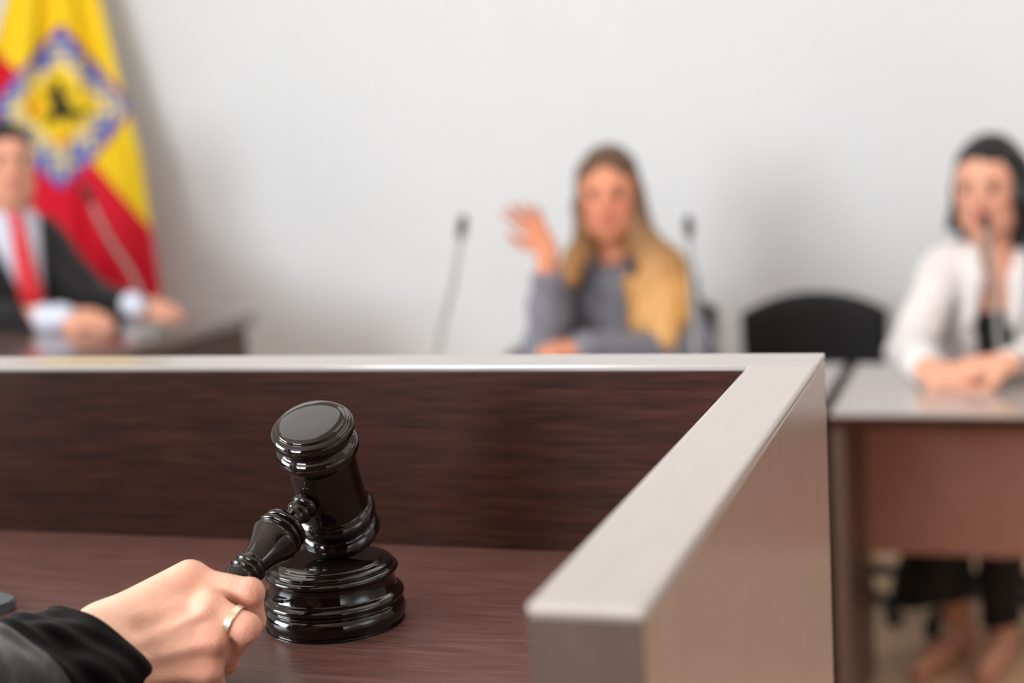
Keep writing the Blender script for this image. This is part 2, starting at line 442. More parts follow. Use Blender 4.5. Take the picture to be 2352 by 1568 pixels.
# joints: pixel, pixel, depth
W1 = P(235, 1452, .945); W2 = P(275, 1560, .925)
K = [P(437, 1337, .968), P(477, 1398, .945), P(486, 1468, .935), P(474, 1540, .935)]
PIP = [P(570, 1360, .960), P(562, 1440, .938), P(515, 1515, .962), P(490, 1580, .955)]
DIP = [P(581, 1424, .968), P(530, 1490, .957), P(478, 1545, .982), P(462, 1598, .972)]
TIP = [P(545, 1455, .984), P(488, 1500, .972), P(446, 1530, .990), P(440, 1580, .985)]
lo = np.min([W1, W2] + K + PIP + DIP + TIP + [P(-60, 1560, .90)], axis=0) - .05
hi = np.max([W1, W2] + K + PIP + DIP + TIP, axis=0) + .05
h_ = .0014
fh = Field(lo, hi, h_)
ELB = np.array([-.70, .62, 1.105])
# forearm and wrist
wm = (W1 + W2) / 2
fh.cone(wm, P(60, 1590, .895), .0235, .027, .01)
fh.cone(W1, W2, .0165, .0165, .01)
# metacarpals
rK = [.0108, .0106, .0100, .0092]
base = [W1 * (1 - t) + W2 * t for t in (.05, .35, .65, .95)]
for i in range(4):
    fh.cone(base[i], K[i], .0160, rK[i] * .92, .009)
# palm filling below the back of the hand (away from the viewer)
VIEW = (M @ np.array([0, 0, -1.0]))
for i in range(3):
    a = (base[i] + base[i+1]) / 2 + VIEW * .008; b = (K[i] + K[i+1]) / 2 + VIEW * .010 + (base[i] - K[i]) * .12
    fh.cone(a, b, .017, .0115, .012)
# knuckle bumps and tendons
TOC = -VIEW
for i in range(4):
    fh.ell(K[i] + TOC * .0062, (.0080, .0080, .0076), None, .0045)
    fh.cone(K[i] + TOC * (rK[i] * .80), (K[i] * .30 + base[i] * .70) + TOC * .0120, .0036, .0032, .0045)
fh.cone(W1 + TOC*.006, K[0] + np.array([0, 0, .003]), .012, .0095, .012)
# hollows between the knuckles, running back over the hand
for i in range(3):
    m1 = (K[i] + K[i+1]) / 2; m2 = (base[i] + base[i+1]) / 2
    fh.cone(m1 + TOC * .0185 + (m1 - m2) * .03, m1 * .45 + m2 * .55 + TOC * .0225, .0060, .0038, .008, True)
# fingers
rf = [(.0102, .0090, .0080, .0066), (.0100, .0089, .0079, .0066), (.0094, .0084, .0076, .0062), (.0085, .0074, .0067, .0055)]
for i in range(4):
    g = Field(lo, hi, h_) if False else fh
    g.cone(K[i], PIP[i], rf[i][0], rf[i][1], .0045)
    g.cone(PIP[i], DIP[i], rf[i][1], rf[i][2], .0022)
    g.cone(DIP[i], TIP[i], rf[i][2], rf[i][3], .0022)
    g.ell(PIP[i] + (PIP[i] - K[i]) / np.linalg.norm(PIP[i] - K[i]) * .0012, (rf[i][1]*1.0,) * 3, None, .003)
# thumb on the far side of the handle
TH = [P(300, 1440, .975), P(400, 1400, .995), P(470, 1372, 1.002), P(522, 1350, 1.006)]
fh.chain(TH, [.0165, .0125, .0105, .0082], .008)
# webs between knuckles
for i in range(3): fh.cone(K[i] * .8 + PIP[i] * .2, K[i+1] * .8 + PIP[i+1] * .2, .0062, .006, .006)
# skin folds over the knuckles
def crease(X):
    d = np.zeros(len(X), np.float32)
    for i in (0, 1):
        ax = (PIP[i] - K[i]); L = np.linalg.norm(ax); ax = ax / L
        q = X - PIP[i]; s = q @ ax; rr = np.linalg.norm(q - np.outer(s, ax), axis=1)
        for off in (-.0035, -.0012, .0012):
            d += .0004 * np.exp(-((s - off) / .0006) ** 2) * (rr < .014)
    return d
fh.displace(crease)
spots = []
for i in range(4):
    spots += [(K[i] + TOC * .010, .011, '#cf7f6c', .42), (PIP[i] + TOC * .006, .010, '#cf7a68', .50)]
    spots += [((K[i] + PIP[i]) / 2 + TOC*.008, .009, '#eab9a0', .3)]
for i in range(3):
    mid = (K[i] + K[i+1]) / 2 * .6 + (base[i] + base[i+1]) / 2 * .4
    spots += [(mid + TOC * .01, .012, '#d79f88', .35)]
spots += [(W1 + TOC * .012, .03, '#f0c9b4', .5), ((base[2] * .5 + K[2] * .5) + TOC * .012, .012, '#c79c90', .35)]
body = J(fh.build('hand', MT['skin'], judge, lambda V: blobs(V, '#dca991', spots), 1))
# ring on the second finger
rc = K[1] * .27 + PIP[1] * .73; rax = (PIP[1] - K[1]); 
ringp = [(-.0024, .0095), (-.0023, .0106), (-.0015, .0110), (-.0007, .0107), (.0007, .0107), (.0015, .0110), (.0023, .0106), (.0024, .0095)]
rg = lathe('ring', ringp, rc - np.array([-.0, 0, 0]), rax, MT['ring'], judge, 96); J(rg)
tag(rg, 'pale gold ring')

# sleeve: velvet cuff band and satin sleeve, swept along the forearm
SA = P(232, 1508, .938); SB = P(-130, 1672, .850)
def sleeve(name, s0, s1, m, radf, fold, ns=60, na=128, thick=.0016):
    pts = [SA - (SB - SA) * .2, SA, SB, SB * .3 + ELB * .7 + np.array([-.02, -.02, .02]), ELB + np.array([-.03, -.06, .03])]
    path = np.array(spline(pts, 24)[24:]); cum = np.r_[0, np.cumsum(np.linalg.norm(np.diff(path, axis=0), axis=1))]
    V = []; Fc = []
    for sgn in (0, 1):
        for i in range(ns + 1):
            s = s0 + (s1 - s0) * i / ns
            c = np.array([np.interp(s, cum, path[:, k]) for k in range(3)]) if s >= 0 else path[0] + (path[0] - path[1]) / np.linalg.norm(path[1] - path[0]) * -s
            t = np.array([np.interp(s + .02, cum, path[:, k]) - np.interp(max(s, 0) , cum, path[:, k]) for k in range(3)]) if s >= 0 else path[1] - path[0]
            t /= np.linalg.norm(t)
            e1 = np.cross([0, 0, 1.], t); e1 /= np.linalg.norm(e1); e2 = np.cross(t, e1)
            for k in range(na):
                a = 2 * PI * k / na
                r = radf(s, a) + fold(s, a) - sgn * thick
                q = c + e1 * math.cos(a) * r + e2 * math.sin(a) * r + t * math.sin(a) * r * .55 * max(0, 1 - s / .12)
                q[2] = max(q[2], DESK + .0006 + sgn * .0008); V.append(q)
    N = (ns + 1) * na
    for i in range(ns):
        for k in range(na):
            k2 = (k + 1) % na
            Fc.append((i*na+k, i*na+k2, (i+1)*na+k2, (i+1)*na+k)[::-1]); Fc.append((N+i*na+k, N+i*na+k2, N+(i+1)*na+k2, N+(i+1)*na+k))
    for k in range(na):
        k2 = (k + 1) % na
        Fc.append((k, k2, N+k2, N+k)); Fc.append((ns*na+k, ns*na+k2, N+ns*na+k2, N+ns*na+k)[::-1])
    return J(meshobj(name, V, Fc, m, judge))
def rad(s, a): return .0405 + .12 * min(max(s, 0), .08)
def fold1(s, a):
    w = min(1, max(0, (s + .02) / .05))
    return w * (.0030 * math.sin(3 * a + 55 * s) + .0022 * math.sin(7 * a - 70 * s + 1) + .0018 * math.sin(230 * s + 2 * a) + .0010 * math.sin(410 * s - 3 * a))
robe = Field(np.array([-1.35, .0, .0]), np.array([-.6, .8, 1.62]), .008)
SH = np.array([-.93, .38, 1.295]); SH2 = np.array([-1.26, .26, 1.295]); TC = (SH + SH2) / 2
robe.chain([SH, ELB], [.062, .058], .03)
robe.cone(SH, SH2, .07, .07, .05)
robe.cone(TC + [0, 0, -.05], TC + [0, 0, -.45], .125, .13, .06)
robe.cone(TC + [0, 0, -.45], [TC[0], TC[1], .22], .13, .20, .06)
robe.chain([SH2, SH2 + [-.05, .05, -.28], SH2 + [.05, .28, -.26]], [.062, .055, .045], .03)
def rfold(X):
    a = np.arctan2(X[:, 1] - TC[1], X[:, 0] - TC[0]); w = np.clip((1.25 - X[:, 2]) / .8, 0, 1)
    return (.010 * w * np.sin(14 * a)).astype(np.float32)
robe.displace(rfold)
J(robe.build('robe', MT['robe'], judge))
sleeve('sleeve_cuff', -.002, .060, MT['velvet'], rad, fold1)
sleeve('sleeve', .057, .30, MT['robe'], rad, lambda s, a: fold1(s, a) * .9 + .0012)

# ---- heads ---------------------------------------------------------
def rot(yaw, pitch=0, roll=0):
    return np.array(Matrix.Rotation(yaw, 3, 'Z') @ Matrix.Rotation(pitch, 3, 'X') @ Matrix.Rotation(roll, 3, 'Y'))
def head(fd, c, R, s=1.0, ears=True, female=True):
    """local axes: x right (as seen by the viewer), y backwards, z up; c = head centre; face looks along -y"""
    def L(x, y, z): return np.array(c) + R @ (np.array([x, y, z]) * s)
    def E(x, y, z, a, b, d, k=.01, sub=False): fd.ell(L(x, y, z), np.array((a, b, d)) * s, R, k * s, sub)
    E(0, .018, .030, .074, .090, .082, .02)
    E(0, -.012, -.020, .060, .070, .085, .03)
    E(0, -.035, -.080, .034 if female else .042, .036, .030, .03)
    E(0, -.052, -.098, .016, .016, .013, .014)
    for sx in (-1, 1):
        E(sx*.036, -.045, -.022, .022, .022, .020, .02)
        E(sx*.045, -.010, -.065, .016, .030, .026, .03)
        E(sx*.030, -.088, .010, .015, .014, .010, .008, True)
        E(sx*.030, -.068, .010, .0125, .0125, .0115, .004)
        E(sx*.030, -.080, .026, .018, .008, .005, .008)
        if ears:
            E(sx*.074, .015, -.005, .006, .018, .030, .008)
    fd.cone(L(0, -.082, .012), L(0, -.104, -.026), .006*s, .009*s, .010*s)
    E(-.009, -.092, -.030, .006, .007, .0055, .006); E(.009, -.092, -.030, .006, .007, .0055, .006)
    E(0, -.082, -.052, .021, .010, .0052, .006); E(0, -.081, -.062, .018, .010, .006, .005)
    fd.cone(L(0, .020, -.06), L(0, .045, -.150), .048*s, .050*s, .03*s)
    return L
def face_tints(L, s=1, lip='#c26262', brow='#4a352c', blush='#d98a78'):
    sp = [(L(0, -.088, -.056), .020*s, lip, .75), (L(-.038, -.066, -.02), .022*s, blush, .5), (L(.038, -.066, -.02), .022*s, blush, .5)]
    for sx in (-1, 1):
        for q in (.018, .028, .038): sp.append((L(sx*q, -.083, .029), .0065*s, brow, .85))
        sp.append((L(sx*.030, -.082, .012), .011*s, '#6e4c42', .6))
    return sp
def eyes(L, s, parent, base):
    for sx in (-1, 1):
        o = lathe('eye', smooth_profile([(-.0115, 0), (-.008, .008), (0, .0118), (.008, .008), (.0115, 0)], 3), L(sx*.030, -.0705, .010) - np.array(base), (0, 0, 1), MT['eye'], parent, 20)
def arm_hand(fd, wrist, direc, up, side, size=1.0, curl=.5, spread=.0):
    """palm and five fingers from a wrist; direc = finger direction, up = back of hand normal, side = +1/-1 thumb side"""
    d = np.array(direc, float); d /= np.linalg.norm(d)
    u = np.array(up, float); u -= d * (u @ d); u /= np.linalg.norm(u); t = np.cross(d, u) * side
    w = np.array(wrist, float); z = size
    for j, o in enumerate((.028, .010, -.010, -.027)):
        kn = w + d * (.085 - .004 * abs(j - 1)) * z + t * o * z
        fd.cone(w + t * o * .6 * z, kn, .0145*z, .0105*z, .012)
        ln = (.038, .043, .040, .031)[j] * z
        dd = d + t * spread * (1.5 - j); dd /= np.linalg.norm(dd)
        c1 = curl * .5; p1 = kn + (dd * math.cos(c1) - u * math.sin(c1)) * ln
        c2 = curl * 1.3; p2 = p1 + (dd * math.cos(c2) - u * math.sin(c2)) * ln * .62
        c3 = curl * 1.9; p3 = p2 + (dd * math.cos(c3) - u * math.sin(c3)) * ln * .5
        fd.chain([kn, p1, p2, p3], [.0098*z, .0088*z, .0080*z, .0068*z], .003)
    b = w + d * .018 * z + t * .020 * z; m1 = b + (d * .6 + t * .75 - u * .2) * .042 * z; m2 = m1 + (d * .85 + t * .3 - u * .3) * .034 * z; m3 = m2 + (d * .95 - u * .3) * .026 * z
    fd.chain([b, m1, m2, m3], [.016*z, .0125*z, .0102*z, .0082*z], .008)

# judge's own head (outside the picture, beside the camera)
jh = Field(np.array([-1.2, .1, 1.2]), np.array([-.8, .55, 1.66]), .004)
Rj = rot(math.radians(145))
Lj = head(jh, (-1.0, .33, 1.49), Rj, .92)
o = jh.build('head', MT['skin_far'], judge, lambda V: blobs(V, '#dca389', face_tints(Lj))); J(o)
hf = Field(np.array([-1.25, .05, 1.15]), np.array([-.75, .6, 1.70]), .005)
hf.ell(Lj(0, .03, .045), (.083, .092, .083), Rj, .01); hf.cone(Lj(0, .06, 0), Lj(0, .09, -.12), .07, .055, .03)
hf.ell(Lj(0, -.09, -.03), (.07, .06, .085), Rj, .01, True)
J(hf.build('hair', MT['hair'], judge, lambda V: blobs(V, '#2c1d16', [])))

# ================================================================== BACKGROUND TABLES
def table(name, xl, xr, yf, yb, ztop, label, group=None, rz=0.0, setback=.40, mats=None):
    r = empty(name, ((xl + xr) / 2, (yf + yb) / 2, 0), rz)
    hx, hy = (xr - xl) / 2, (yb - yf) / 2
    box('tabletop', (-hx, -hy, ztop - .006), (hx, hy, ztop), MT['pale_top'], r, .002)
    box('tabletop_edge', (-hx, -hy, ztop - .03), (hx, hy, ztop - .0061), MT['wenge'], r, .001)
    for sx in (-1, 1):
        x = sx * (hx - .014)
        box('side_panel', (x - .013, -hy + .01, 0), (x + .013, hy - .01, ztop - .0301), MT['tleg'], r)
    box('modesty_panel', (-hx + .0275, -hy + setback, ztop - .41), (hx - .0275, -hy + setback + .018, ztop - .0301), MT['apron'], r)
    tag(r, label, 'table', group)
    return r
table('desk_table', -.377, .90, 3.085, 3.645, .74, 'dark wood table with a modesty panel in front of the woman in white', 'witness tables')
table('desk_table', -1.68, -.405, 3.085, 3.645, .74, 'dark wood table behind the bench, in front of the woman in grey', 'witness tables')

# left desk on the dais
ldx = empty('desk', (-1.95, 3.66, .14), math.radians(-6))
ld = 1.7; 
box('desktop', (-ld, -1.0, .71), (0, 0, .74), MT['table'], ldx, .003)
box('side_panel', (-.045, -.98, 0), (-.02, -.02, .7099), MT['tleg'], ldx)
box('side_panel', (-ld + .02, -.98, 0), (-ld + .045, -.02, .7099), MT['tleg'], ldx)
box('front_panel', (-ld + .0455, -.96, .10), (-.0455, -.94, .7099), MT['wenge'], ldx)
tag(ldx, 'dark wood desk at the left with the suited man resting his hands on it', 'desk')

# ================================================================== CHAIRS
def chair(loc, rz, label, ztop=.86, a0=184):
    r = empty('office_chair', loc, rz)
    # curved padded backrest with an arched top
    nu, nv = 26, 16; V = []; Fc = []
    W, z0 = .200, .50
    for side in (0, 1):
        for j in range(nv + 1):
            for i in range(nu + 1):
                u = -1 + 2 * i / nu; v = j / nv
                top = ztop - .050 * abs(u) ** 2.2
                hw = W * (1 - .04 * (1 - v)) 
                x = u * hw; z = z0 + (top - z0) * v
                y = .0 - .055 * u * u + .03 * v
                e = min(1 - abs(u), 1) ; ed = (1 - abs(u) ** 6) * (1 - abs(2*v-1) ** 8)
                y += (-1 if side == 0 else 1) * (.008 + .020 * ed)
                V.append((x, y + .22, z))
    N = (nu + 1) * (nv + 1)
    for j in range(nv):
        for i in range(nu):
            a = j*(nu+1)+i; Fc.append((a, a+1, a+nu+2, a+nu+1)); Fc.append((N+a, N+a+nu+1, N+a+nu+2, N+a+1))
    for i in range(nu):
        a = i; Fc.append((a, N+a, N+a+1, a+1)); a = nv*(nu+1)+i; Fc.append((a, a+1, N+a+1, N+a))
    for j in range(nv):
        a = j*(nu+1); Fc.append((a, a+nu+1, N+a+nu+1, N+a)); a += nu; Fc.append((a, N+a, N+a+nu+1, a+nu+1))
    meshobj('backrest', V, Fc, MT['black_fabric'], r)
    box('seat', (-.205, -.25, .42), (.205, .20, .48), MT['black_fabric'], r, .025, 4)
    tube('column', [(0, -.02, .07), (0, -.02, .20), (0, -.02, .425)], [.028, .028, .022], MT['black_plastic'], r)
    tube('back_bracket', spline([(0, .05, .425), (0, .20, .43), (0, .262, .52), (0, .262, .62)], 5), .016, MT['black_plastic'], r)
    for k in range(5):
        a = math.radians(a0) - rz + k * 2 * PI / 5; ca, sa = math.cos(a), math.sin(a)
        lg = tube('leg', [(ca*.02, -.02 + sa*.02, .095), (ca*.16, -.02 + sa*.16, .075), (ca*.26, -.02 + sa*.26, .055)], [.024, .020, .014], MT['black_plastic'], r)
        lathe('caster', [(-.012, .0), (-.012, .022), (-.008, .027), (.008, .027), (.012, .022), (.012, 0)], (ca*.255, -.02 + sa*.255, .027), (-sa, ca, 0), MT['black_plastic'], lg, 20)
    return tag(r, label, 'chair', 'black chairs along the back wall')
def ground(u, v, d): p = P(u, v, d); return (p[0], p[1], 0)

# ================================================================== WOMAN IN GREY
def person(u, d, name_label):
    p = P(u, 700, d); base = np.array([p[0], p[1], 0.])
    yaw = math.atan2(-p[0], p[1]) * 1.0        # -y local points back to the camera
    R = np.array(Matrix.Rotation(yaw, 3, 'Z'))
    root = tag(empty('person', base), name_label, 'person')
    return root, base, R
def place(o, base):
    o.location = (-base[0], -base[1], -base[2]); return o
def px_to(R, base):
    """returns f(u, v, yloc): point seen at pixel (u, v) whose distance behind the person's plane is yloc"""
    fwd = R @ np.array([0, 1, 0.])
    def f(u, v, y=0.0):
        r = M @ np.array([(u - 1176) / F, -(v - 784) / F, -1.0])
        t = ((base - EYE) @ fwd + y) / (r @ fwd)
        return EYE + r * t
    return f

root, base, R = person(1405, 3.78, 'person with long brown to blonde hair in a blue grey jacket, one hand raised')
Q = px_to(R, base)
hc = Q(1397, 452, -.02)
s = .92
lo = base + np.array([-.45, -.75, .0]); hi = base + np.array([.45, .45, 1.36])
fd = Field(lo, hi, .005)
Rh = R @ rot(math.radians(-6), 0, 0)
L = head(fd, hc, Rh, s)
shl, shr = Q(1290, 640, .03), Q(1545, 640, .03)
chest = Q(1415, 690, .03)
elb_l = Q(1250, 800, -.20); wr_l = Q(1258, 584, -.22)
elb_r = Q(1595, 800, -.06); wr_r = Q(1335, 800, -.28)
def torso(f, infl=0.0):
    f.cone(Q(1320, 650, .03), Q(1510, 650, .03), .052 + infl, .052 + infl, .04)
    f.ell(Q(1412, 690, .03), (.140 + infl, .085 + infl, .12), R, .04)
    f.ell(Q(1412, 800, .03), (.120 + infl, .085 + infl, .14), R, .04)
    f.cone(Q(1412, 860, .03), Q(1412, 930, .02), .11 + infl, .125 + infl, .04)
    f.cone(Q(1415, 560, .03), Q(1415, 640, .03), .045, .06 + infl, .03)
torso(fd)
fd.chain([shl, elb_l, wr_l], [.042, .035, .024], .02)
fd.chain([shr, elb_r, wr_r], [.042, .035, .024], .02)
hipz = .48
gl = [[base + R @ np.array([sx*.09, .28, .56]), base + R @ np.array([sx*.09, .04, .52]), base + R @ np.array([sx*.10, .10, .10])] for sx in (-1, 1)]
for g in gl:
    fd.chain(g, [.07, .055, .035], .02); fd.cone(g[2], g[2] + R @ np.array([0, -.12, -.07]), .03, .025, .02)
fd.cone(Q(1412, 900, .02), base + R @ np.array([0, .26, .58]), .10, .11, .04)
camdir = -(R @ np.array([0, 1, 0.]))
arm_hand(fd, wr_l + (wr_l - elb_l) / np.linalg.norm(wr_l - elb_l) * .01, Q(1205, 495, -.24) - wr_l, R @ np.array([.35, .85, .15]), 1, .84, .35, .20)
arm_hand(fd, wr_r, Q(1240, 806, -.30) - wr_r, R @ np.array([0, -.3, 1]), 1, .80, 1.0)
o = place(fd.build('body', MT['skin_far'], root, lambda V: blobs(V, '#d9906f', face_tints(L, 1, '#c4605e', '#54392c', '#d97f68')), 1), base)
eyes(L, .92, root, base)
# jacket
jf = Field(lo + [0, 0, .0], hi, .005)
torso(jf, .012)
jf.chain([shl, elb_l], [.052, .046], .02); jf.cone(elb_l, wr_l, .046, .036, .02)
jf.chain([shr, elb_r], [.056, .047], .02); jf.cone(elb_r, wr_r + (elb_r - wr_r) * .04, .047, .038, .02)
jf.fn(lambda X: (X - Q(1415, 590, 0)) @ (np.array([0, 0, -1.])) * -1 * -1 if False else -(X[..., 2] - Q(1415, 596, 0)[2]), k=.004)  # nothing above the collar
jf.displace(lambda X: (.004 * np.sin(X[:, 2] * 60 + X[:, 0] * 35)).astype(np.float32))
def jcol(V):
    C = blobs(V, '#787985', [])
    return C
place(jf.build('jacket', MT['grey_cloth'], root), base)
kf = Field(lo, hi, .006)
kf.cone(Q(1412, 930, .03), base + R @ np.array([0, .26, .58]), .112, .122, .04)
for g in gl: kf.chain(g, [.095, .070, .055], .02)
place(kf.build('trousers', MT['dark_cloth'], root), base)
for g in gl:
    t_ = g[2] + R @ np.array([0, -.12, -.07]); qf = Field(t_ - .22, t_ + .22, .005)
    qf.cone([g[2][0], g[2][1], .045], [t_[0], t_[1], .030], .042, .032, .01); qf.fn(lambda X: X[..., 2] - .003, k=.002)
    place(qf.build('shoe', MT['black_plastic'], root), base)
# dark edging of the jacket front and collar
for pts in ([Q(1375, 588, -.075), Q(1352, 620, -.10), Q(1325, 690, -.10), Q(1318, 790, -.11)], [Q(1440, 588, -.075), Q(1455, 620, -.10), Q(1468, 690, -.10), Q(1470, 780, -.11)],):
    place(tube('jacket_edging', spline(pts, 6), .010, MT['dark_cloth'], root), base)
place(tube('collar', [Q(1414, 592, .03) + R @ (np.array([math.cos(a) * .056, math.sin(a) * .060, .012 * math.sin(a)])) for a in np.linspace(0, 2*PI, 30)], .009, MT['dark_cloth'], root), base)
# hair
def hairmesh(pieces, cut, color, root, base, h=.005, wav=(.004, 70), lo=lo, hi=hi, Rr=None):
    hf = Field(lo, hi, h)
    for p in pieces:
        if p[0] == 'e': hf.ell(p[1], p[2], p[3], p[4])
        else: hf.chain(p[1], p[2], p[3])
    for c in cut: hf.ell(*c)
    RR = R if Rr is None else Rr
    def dis(X):
        q = (X @ RR)
        return (wav[0] * np.sin(q[:, 0] * wav[1] * 4 + 2.5 * np.sin(q[:, 2] * 14)) * .5 + wav[0] * .6 * np.sin(q[:, 1] * wav[1] * 3 + q[:, 2] * 12)).astype(np.float32)
    hf.displace(dis)
    return place(hf.build('hair', MT['hair'], root, color), base)
def hcol(V):
    z = V[:, 2]; zt = hc[2] + .08; zb = hc[2] - .20
    t = np.clip((zt - z) / (zt - zb), 0, 1)[:, None]; t = t ** 2.6
    a = np.array(srgb('#5c4330')[:3]); b = np.array(srgb('#d09a58')[:3]); c2 = np.array(srgb('#e2bd8a')[:3])
    t2 = np.clip((zb - .08 - z) / .2, 0, 1)[:, None]
    C = a * (1 - t) + b * t; return C * (1 - t2) + c2 * t2
pieces = [('e', L(0, .030, .055), (.070, .090, .074), Rh, .01),
          ('c', [L(-.060, .01, .06), L(-.073, -.005, -.02), Q(1345, 545, -.02), Q(1325, 600, -.04), Q(1318, 640, -.06)], [.022, .020, .026, .036, .022], .015),
          ('c', [L(.060, .01, .06), L(.074, 0, -.02), Q(1470, 550, -.03), Q(1520, 620, -.06), Q(1535, 700, -.085), Q(1525, 782, -.15)], [.022, .022, .040, .060, .060, .030], .015),
          ('c', [Q(1480, 560, -.03), Q(1478, 650, -.07), Q(1490, 740, -.10), Q(1500, 780, -.10)], [.03, .042, .042, .026], .02),
          ('c', [L(0, .06, 0), Q(1410, 560, .08), Q(1420, 650, .12)], [.075, .08, .07], .03)]
hairmesh(pieces, [(L(-.002, -.105, -.014), (.050, .078, .112), Rh, .008, True)], hcol, root, base)

# ================================================================== WOMAN IN WHITE
root2, base2, R = person(2262, 3.95, 'person with straight black hair in a white blazer speaking into a microphone')
Q = px_to(R, base2)
lo = base2 + np.array([-.5, -.8, .0]); hi = base2 + np.array([.5, .35, 1.40])
hc2 = Q(2268, 434, -.06)
Rh2 = R @ rot(math.radians(-14), math.radians(4), 0)
fd = Field(lo, hi, .0055)
L2 = head(fd, hc2, Rh2, 1.06)
shl, shr = Q(2170, 615, .0), Q(2405, 615, .04)
elb_l = Q(2088, 805, -.24); wr_l = on_z(2128, 848, .775)
elb_r = Q(2420, 815, -.24); wr_r = on_z(2318, 834, .79)
def torso2(f, infl=0.):
    f.cone(Q(2200, 615, .02), Q(2380, 615, .03), .055 + infl, .055 + infl, .04)
    f.ell(Q(2285, 680, .01), (.155 + infl, .09 + infl, .12), R, .04)
    f.ell(Q(2285, 790, .0), (.130 + infl, .085 + infl, .14), R, .04)
    f.cone(Q(2285, 860, .02), Q(2285, 960, .03), .12 + infl, .13 + infl, .04)
torso2(fd)
fd.cone(Q(2285, 530, 0), Q(2288, 600, .02), .05, .06, .03)
fd.chain([shl, elb_l, wr_l], [.045, .037, .026], .02)
fd.chain([shr, elb_r, wr_r], [.045, .037, .026], .02)
arm_hand(fd, wr_l, on_z(2210, 866, .765) - wr_l, R @ np.array([-.2, -.6, 1]), 1, .90, .8)
arm_hand(fd, wr_r, on_z(2190, 850, .78) - wr_r, R @ np.array([.1, -.5, 1]), -1, .95, .6)
# legs under the table: seat, knees, shins, feet
def FL(u, v): return on_z(u, v, 0)
feet = [FL(2140, 1550), FL(2270, 1545)]
knees = [base2 + R @ np.array([-.13, -.40, .50]), base2 + R @ np.array([.08, -.42, .50])]
hips = [base2 + R @ np.array([-.09, .03, .54]), base2 + R @ np.array([.09, .03, .54])]
ank = [P(2212, 1455, 3.80), P(2300, 1465, 3.72)]
legs_k = [P(2160, 1255, 3.72), P(2300, 1255, 3.66)]
toe = [P(2110, 1552, 3.62), P(2262, 1552, 3.56)]
for i in range(2):
    fd.chain([hips[i], legs_k[i] + [0, 0, .03], ank[i]], [.085, .058, .030], .03)
    hl = ank[i] + np.array([0, .02, -.045]); fd.cone(ank[i], hl, .028, .026, .02); fd.cone(ank[i], (ank[i] + toe[i]) / 2, .028, .03, .02); fd.cone((ank[i] + toe[i]) / 2, toe[i] + [0, 0, .015], .03, .02, .02)
place(fd.build('body', MT['skin_far'], root2, lambda V: blobs(V, '#e3a68a', face_tints(L2, 1.06, '#b8504f', '#2c211e', '#dd9480'))), base2)
eyes(L2, 1.06, root2, base2)
bf = Field(lo, hi, .0055)
torso2(bf, .016)
bf.chain([shl, elb_l], [.060, .052], .02); bf.cone(elb_l, wr_l + (elb_l - wr_l) * .10, .052, .042, .02)
bf.chain([shr, elb_r], [.060, .052], .02); bf.cone(elb_r, wr_r + (elb_r - wr_r) * .25, .052, .042, .02)
# open front: wedge from the neck down to the lap, cut through the front only
def opening(X):
    q = (X - Q(2287, 560, 0)) @ R         # local x, y, z
    z = -q[..., 2]
    hw = np.where(z < .16, .046 + .0 * z, np.maximum(.046 - .03 * (z - .16), .035))
    d = np.maximum(np.abs(q[..., 0] - .002 + .04 * z) - hw, q[..., 1] - (-.005))
    return np.maximum(d, -.2 - z * 0 + 0 * z)
bf.fn(opening, k=.006)
bf.fn(lambda X: -(X[..., 2] - Q(2285, 556, 0)[2]), k=.01)
bf.fn(lambda X: (X[..., 2] - .50), k=.004)
bf.displace(lambda X: (.003 * np.sin(X[:, 2] * 55 + X[:, 0] * 30)).astype(np.float32))
place(bf.build('blazer', MT['white_cloth'], root2), base2)
lf = Field(lo, hi, .0055)
for sgn, pp in ((-1, [Q(2235, 572, -.06), Q(2238, 640, -.118), Q(2225, 740, -.125)]), (1, [Q(2352, 570, -.04), Q(2338, 640, -.108), Q(2330, 740, -.12)])):
    lf.chain(pp, [.018, .024, .016], .01)
place(lf.build('lapels', MT['white_cloth'], root2), base2)
tf = Field(lo, hi, .0055); torso2(tf, .006); tf.fn(lambda X: -(X[..., 2] - Q(2285, 716, -.08)[2]), k=.006); tf.fn(lambda X: X[..., 2] - .52, k=.004)
place(tf.build('top', MT['black_cloth'], root2), base2)
pf_ = Field(lo, base2 + np.array([.5, .35, .62]), .0055)
for i in range(2):
    end = (P(2140, 1368, 3.76), P(2300, 1430, 3.70))[i]; kn_ = legs_k[i] + [0, 0, .03]
    pf_.chain([hips[i], kn_], [.10, (.078, .060)[i]], .02)
    pf_.cone(kn_, end, (.078, .060)[i], (.098, .046)[i], .008)
    pf_.fn(lambda X, e=end: X[..., 2] - e[2] - .25 * (X[..., 0] - e[0]), end - .13, end + np.array([.13, .13, .0]), k=.004)
place(pf_.build('culottes', MT['black_cloth'], root2), base2)
# shoes
for i in range(2):
    sf = Field(np.minimum(toe[i], ank[i]) - .08, np.maximum(toe[i], ank[i]) + .08, .004)
    hl = ank[i] + np.array([0, .025, -.05])
    t0 = np.array([toe[i][0], toe[i][1], .016]); md = (t0 + hl) / 2; md[2] = max(md[2], .03)
    sf.cone(hl, md, .028, .028, .02); sf.cone(md, t0, .033, .022, .02)
    sf.cone(hl, [hl[0], hl[1], .008], .012, .006, .008)
    sf.cone(ank[i] + [0, -.01, .01], ank[i] + [0, -.01, .08], .024, .03, .01, True)
    place(sf.build('shoe', MT['nude'], root2), base2)
# watch
wd = (wr_r - elb_r); wd /= np.linalg.norm(wd)
o = lathe('watch', [(-.010, .027), (-.010, .033), (.010, .033), (.010, .027)], wr_r - wd * .012, wd, MT['chrome'], root2, 40); place(o, base2); tag(o, 'silver watch')
